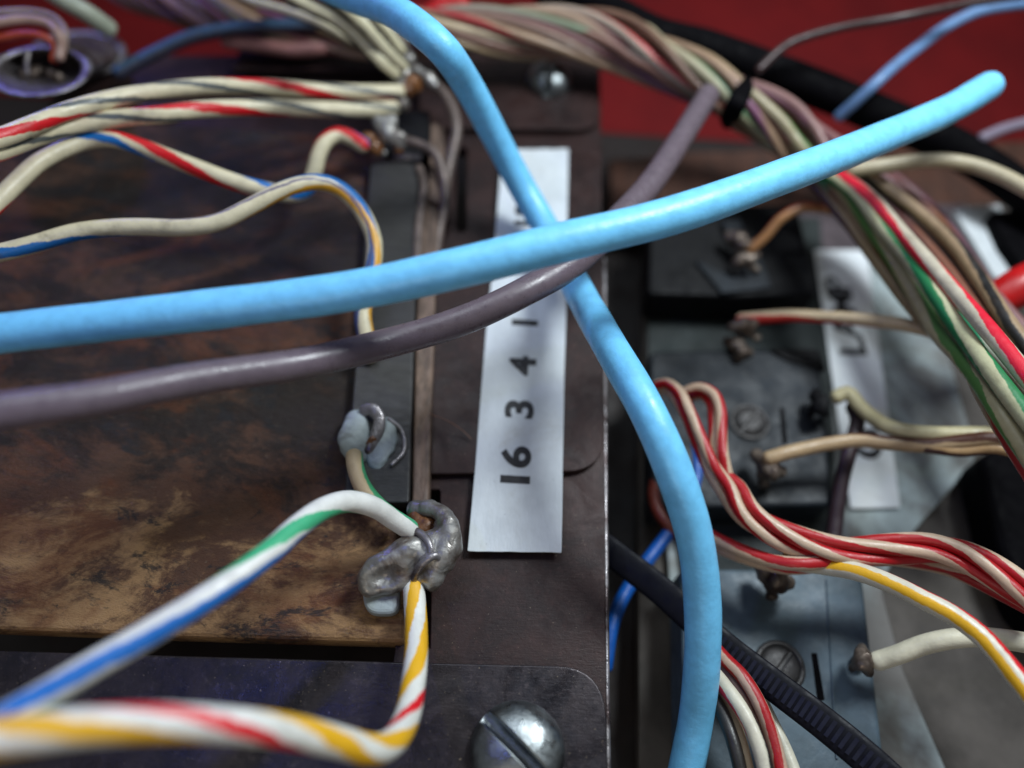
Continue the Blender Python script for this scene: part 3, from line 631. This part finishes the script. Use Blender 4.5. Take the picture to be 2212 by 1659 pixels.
for k, (pts, c, d, lab) in enumerate((
    ([(1690, 300, .1), (1790, 350, 0), (1880, 430, -.1), (1970, 530, -.1), (2050, 640, -.05), (2130, 760, 0), (2250, 900, .1)], S(112, 74, 62), .2, 'reddish brown wire lying under the harness fan'),
    ([(1720, 285, .1), (1830, 350, 0), (1940, 420, -.1), (2030, 510, -.1), (2100, 600, -.05), (2180, 700, 0), (2260, 780, .1)], S(126, 92, 76), .2, 'dull pink brown wire lying under the harness fan'),
    ([(1700, 320, -.1), (1800, 400, -.2), (1880, 500, -.2), (1950, 590, -.2), (2030, 690, -.1), (2120, 800, 0), (2250, 960, .1)], S(74, 52, 44), .2, 'dark brown wire, deepest below the harness fan'),
    ([(1640, 300, .1), (1700, 340, .1), (1760, 400, .15), (1830, 480, .2), (1890, 560, .3), (1950, 640, .4), (2010, 710, .5)], S(140, 120, 92), .15, 'olive tan wire along the inner edge of the harness fan'))):
    wire(pts, d, wire_mat('w_harness_low', c, [(S(60, 40, 40), 4 + k, k * .3, .25)], grime=.4), lab, 'wires of the long harness', seg=14)
# black cable and thin wires over the red wall
wire([(1180, -30, .7), (1330, 36, .7), (1420, 80, .65), (1520, 104, .55), (1618, 138, .45), (1760, 190, .3), (1900, 248, .15), (2050, 312, 0), (2140, 366, -.1), (2300, 480, -.3)], .52, MBLACKC, 'thick black cable running in front of the red wall', name='cable', cat='cable')
wire([(1640, 150, .9), (1680, 112, 1.0), (1712, 91, 1.05), (1806, 62, 1.2), (1940, 38, 1.4), (2101, 6, 1.5), (2240, -14, 1.6)], .11, wire_mat('w_dark_thin', S(52, 30, 30), [(S(120, 126, 130), 60, .3, .2)]), 'thin dark wire crossing the red wall')
wire([(1812, 252, .35), (1850, 218, .6), (1887, 184, .8), (1932, 143, .9), (1981, 104, .95), (2048, 56, 1.05), (2110, 26, 1.15), (2180, 12, 1.2), (2260, 4, 1.2)], .15, wire_mat('w_dull_blue', S(98, 132, 176), []), 'dull blue wire curving over the red wall at the top right')
wire([(2122, 298, .2), (2170, 278, .2), (2260, 256, .2)], .15, wire_mat('w_mauve_short', S(128, 118, 134), []), 'short mauve wire at the right edge below the red wall')
mTan = wire_mat('w_tan', S(176, 164, 136), [(S(110, 84, 60), 30, .25, .14)], grime=.2)
wire([(1840, 366, .6), (1913, 358, .7), (1970, 350, .75), (2035, 347, .8), (2101, 357, .85), (2160, 378, .9), (2240, 420, 1.0)], .18, mTan, 'beige wire arching over the black cable at the right edge')
# orange wire into the top housing
wire([(1830, 462, -.2), (1770, 450, -.1), (1731, 449, -.1), (1687, 472, -.2), (1650, 514, -.4), (1620, 540, -.55)], .13, wire_mat('w_ochre', S(150, 106, 66), [(S(120, 50, 30), 6, .1, .3)]), 'ochre wire running to the tags of the black housing')
# red/tan wire
wire([(1600, 690, -.55), (1658, 685, -.45), (1710, 682, -.35), (1760, 684, -.25), (1860, 690, 0), (1960, 703, .2), (2050, 730, .4), (2130, 790, .45), (2200, 880, .5)], .155, wire_mat('w_tan_red', S(184, 164, 134), [(S(170, 24, 20), 5.5, .1, .42)], grime=.25), 'cream wire with a dark red stripe running to the right below the black housing')
# tan pair to the middle housing
wire([(1808, 858, -.45), (1830, 848, -.4), (1858, 878, -.35), (1890, 905, -.25), (1925, 924, -.1), (1994, 936, 0), (2101, 938, .15), (2260, 934, .3)], .17, wire_mat('w_beige_a', S(188, 178, 140), [(S(110, 90, 66), 40, .22, .12)], grime=.25), 'beige wire leaving the side tag of the middle housing')
wire([(1660, 990, -.35), (1700, 978, -.3), (1752, 966, -.3), (1800, 957, -.25), (1850, 951, -.2), (1920, 957, -.1), (2000, 962, 0), (2075, 954, .15), (2150, 948, .3), (2260, 968, .4)], .16, wire_mat('w_beige_b', S(176, 150, 116), [(S(72, 40, 28), 6.5, .60, .22)], grime=.25), 'tan wire with brown stripe leaving the lower tag of the middle housing')
wire([(1842, 880, -.6), (1852, 905, -.55), (1846, 940, -.55), (1832, 985, -.6), (1818, 1040, -.7), (1808, 1100, -.8), (1796, 1180, -.9), (1760, 1260, -1.0)], .17, wire_mat('w_dark_mauve', S(56, 40, 46), []), 'dark mauve wire dropping beside the middle housing over the label')
wire([(2000, 966, .0), (2075, 974, .1), (2150, 968, .25), (2260, 1000, .35)], .13, wire_mat('w_tan_low', S(168, 136, 96), [(S(70, 44, 40), 4, .1, .2)]), 'thin tan wire joining the beige pair at the right edge')

# red and white group
grr = 'red and white wires bending round the middle housing'
def rw(k, pts, dia=.165, pitch=3.0, wd=.42, ph=0.0, lab=''):
    pitch *= 1.3; wd *= .5
    wire(pts, dia, wire_mat('w_red_white', S(196, 170, 146), [(S(168, 18, 26), pitch, ph, wd), (S(168, 18, 26), pitch, ph + .5, wd)], grime=.25, grime_col=S(110, 70, 56)), lab, grr)
cA = [(1582, 1062, .05), (1612, 1106, .08), (1660, 1142, .1), (1730, 1172, .12), (1800, 1188, .15), (1870, 1190, .2), (1940, 1186, .25), (2010, 1184, .32), (2080, 1200, .4), (2150, 1236, .5), (2250, 1304, .6)]
ca_ = catmull(W(cA), .3); fa = frames(ca_)
st4 = ([(1420, 832, -.2), (1440, 828, -.1), (1466, 846, 0), (1490, 890, .05), (1514, 945, .05), (1542, 1005, .05)],
       [(1424, 840, -.3), (1450, 848, -.15), (1478, 890, -.05), (1504, 950, -.05), (1530, 1012, -.05)],
       [(1470, 852, -.2), (1508, 838, -.05), (1540, 850, .05), (1556, 885, .1), (1558, 930, .1), (1562, 985, .1)],
       [(1484, 862, -.3), (1515, 852, -.15), (1536, 870, -.05), (1542, 910, 0), (1544, 960, 0), (1552, 1010, 0)])
labs = ('red and white wire, outer left of the four curving down past the rivet', 'red and white wire just inside the outer left one of the four',
        'red and white wire hooking over at the top nearest the rivet', 'red and white wire tucked inside the hooked one')
for k in range(4):
    pts = W(st4[k]); L = 0
    for i, p in enumerate(ca_):
        if i: L += (p - ca_[i - 1]).length
        t, n, b = fa[i]; a = 2 * math.pi * (L / 3.4 + k / 4)
        pts.append(p + (n * math.cos(a) + b * math.sin(a)) * .092)
    rw(k, pts, dia=.125, pitch=2.2, wd=.5, ph=k * .3, lab=labs[k])
rw(2, [(1500, 1135, -.4), (1537, 1159, -.3), (1575, 1178, -.2), (1618, 1196, -.1), (1670, 1212, 0), (1725, 1218, .1), (1806, 1210, .1), (1870, 1200, .05), (1950, 1206, .05), (2050, 1224, .1), (2150, 1250, .2), (2260, 1330, .3)], ph=.3, pitch=5.0, wd=.45, dia=.14, lab='lowest red and white wire emerging from behind the vertical sky blue wire')
rw(5, [(1500, 1150, -.5), (1540, 1176, -.4), (1580, 1196, -.3), (1640, 1216, -.2), (1700, 1228, -.15), (1780, 1222, -.1), (1860, 1206, -.05), (1950, 1212, 0), (2060, 1236, 0), (2250, 1330, .15)], dia=.12, ph=.7, pitch=2.5, lab='red and white wire paired beneath the lowest one')
wire([(1700, 1212, -.1), (1779, 1222, .05), (1840, 1232, .2), (1887, 1246, .3), (1940, 1268, .4), (1994, 1295, .5), (2040, 1318, .55), (2085, 1346, .6), (2128, 1382, .65), (2178, 1440, .7), (2250, 1530, .8)], .175,
     wire_mat('w_yellow_cream_red', S(208, 202, 184), [(S(222, 168, 24), 16, .93, .16), (S(206, 24, 36), 9.0, .58, .16)], grime=.12), 'cream wire with yellow then red stripe sweeping down to the right edge')
wire([(1896, 1428, -.45), (1915, 1422, -.4), (1945, 1412, -.3), (1985, 1396, -.2), (2040, 1382, -.05), (2101, 1376, .05), (2160, 1380, .1), (2260, 1396, .15)], .185, wire_mat('w_ivory', S(222, 216, 192), [], grime=.1), 'plain ivory wire leaving the tag of the lowest housing')
part = tag(blob('solder_tail', [(1884, 1424, -.48, .06), (1894, 1426, -.46, .05), (1875, 1424, -.5, .06)], MTERM, None, .015, 7), 'small dark solder tail holding the ivory wire', 'solder')

# lower group beside the tie
gl = 'wires below the black tie at the bottom'
wire([(1520, 1400, -.5), (1556, 1440, -.35), (1590, 1486, -.25), (1622, 1550, -.2), (1650, 1620, -.2), (1672, 1700, -.2)], .12, wire_mat('w_low_rose', S(180, 140, 124), [(S(150, 24, 30), 3, .4, .3)]), 'rose wire with thin dark red stripe between the red and cream ones at the bottom', gl)
wire([(1510, 1470, -.35), (1548, 1516, -.25), (1580, 1590, -.15), (1606, 1690, -.15)], .12, wire_mat('w_low_black', S(40, 38, 36), [(S(190, 180, 150), 3, .3, .3)]), 'black wire with cream stripe low in the bottom group', gl)
wire([(1520, 1370, -.4), (1562, 1420, -.25), (1604, 1462, -.15), (1640, 1520, -.1), (1668, 1590, -.1), (1690, 1680, -.1)], .13, wire_mat('w_low_red', S(190, 160, 140), [(S(160, 20, 26), 3.6, .15, .34), (S(160, 20, 26), 5, .75, .2)]), 'red striped wire, nearest to the black tie at the bottom', gl)
wire([(1520, 1430, -.3), (1560, 1476, -.15), (1604, 1535, -.05), (1636, 1600, 0), (1664, 1700, 0)], .14, wire_mat('w_low_cream', S(206, 200, 180), [(S(190, 30, 50), 4, .1, .2), (BLK, 5, .6, .2)]), 'cream wire with pink red stripe in the middle of the bottom group', gl)
wire([(1510, 1450, -.5), (1550, 1500, -.35), (1585, 1570, -.25), (1605, 1640, -.2), (1620, 1720, -.2)], .15, wire_mat('w_low_tan', S(176, 160, 130), [(BLK, 5, .4, .3)]), 'tan and black wire, leftmost of the bottom group', gl)
wire([(1590, 1440, -.5), (1625, 1480, -.45), (1662, 1550, -.4), (1700, 1630, -.35), (1730, 1710, -.3)], .13, wire_mat('w_low_pale', S(200, 196, 178), [(S(120, 76, 66), 12, .3, .3)]), 'pale wire with brown stripe, rightmost of the bottom group', gl)
# black tie tail with ridges
tp = catmull([P(1250, 1140, -.5), P(1330, 1200, -.45), P(1428, 1276, -.4), P(1558, 1392, -.3), P(1674, 1482, -.2), P(1779, 1562, -.1), P(1887, 1652, 0), P(1990, 1750, .05)], .06)
st = empty('tie_tail', tp[len(tp) // 2], 'long black ribbed cable tie tail slanting across the lowest housing', 'cable tie')
link('strap', sweep(tp, .145, flat=(1.0, .22), seg=16, wob=0.0), MTIE, st)
tf = frames(tp); bm = bmesh.new(); acc = 0
for i in range(len(tp) * 45 // 100, len(tp) - 1):
    p = tp[i]; t, n, b = tf[i]; m = Matrix((t, b, n)).transposed().to_4x4(); m.translation = p + n * .028
    bmesh.ops.create_cube(bm, size=1, matrix=m @ Matrix.Diagonal((.035, .16, .03, 1)))
me = bpy.data.meshes.new('ridges'); bm.to_mesh(me); bm.free()
tag(link('ridges', me, MRIB, st, False), kind='stuff')

# deep blue wire in the recess
wire([(1470, 860, -1.0), (1490, 905, -.95), (1502, 960, -.9), (1504, 1030, -.9), (1478, 1105, -.9), (1438, 1160, -.9), (1397, 1213, -.9), (1362, 1262, -.95), (1338, 1305, -.95), (1320, 1360, -.95), (1308, 1440, -1.0)], .15, MDBLUE, 'deep blue wire in the gap beside the relay frame')
wire([(1425, 1020, -1.0), (1412, 1060, -.9), (1420, 1100, -.85), (1440, 1130, -.85), (1480, 1170, -.9)], .14, wire_mat('w_rust', S(104, 42, 28), []), 'rust red wire peeking out left of the vertical sky blue wire')
# a hair
wire([(925, 893, .24), (965, 908, .26), (1000, 930, .16), (1018, 948, .13)], .010, wire_mat('hair_fibre', S(120, 84, 66), []), 'single stray brown fibre between terminal strip and label', name='fibre', cat='fibre', seg=6)
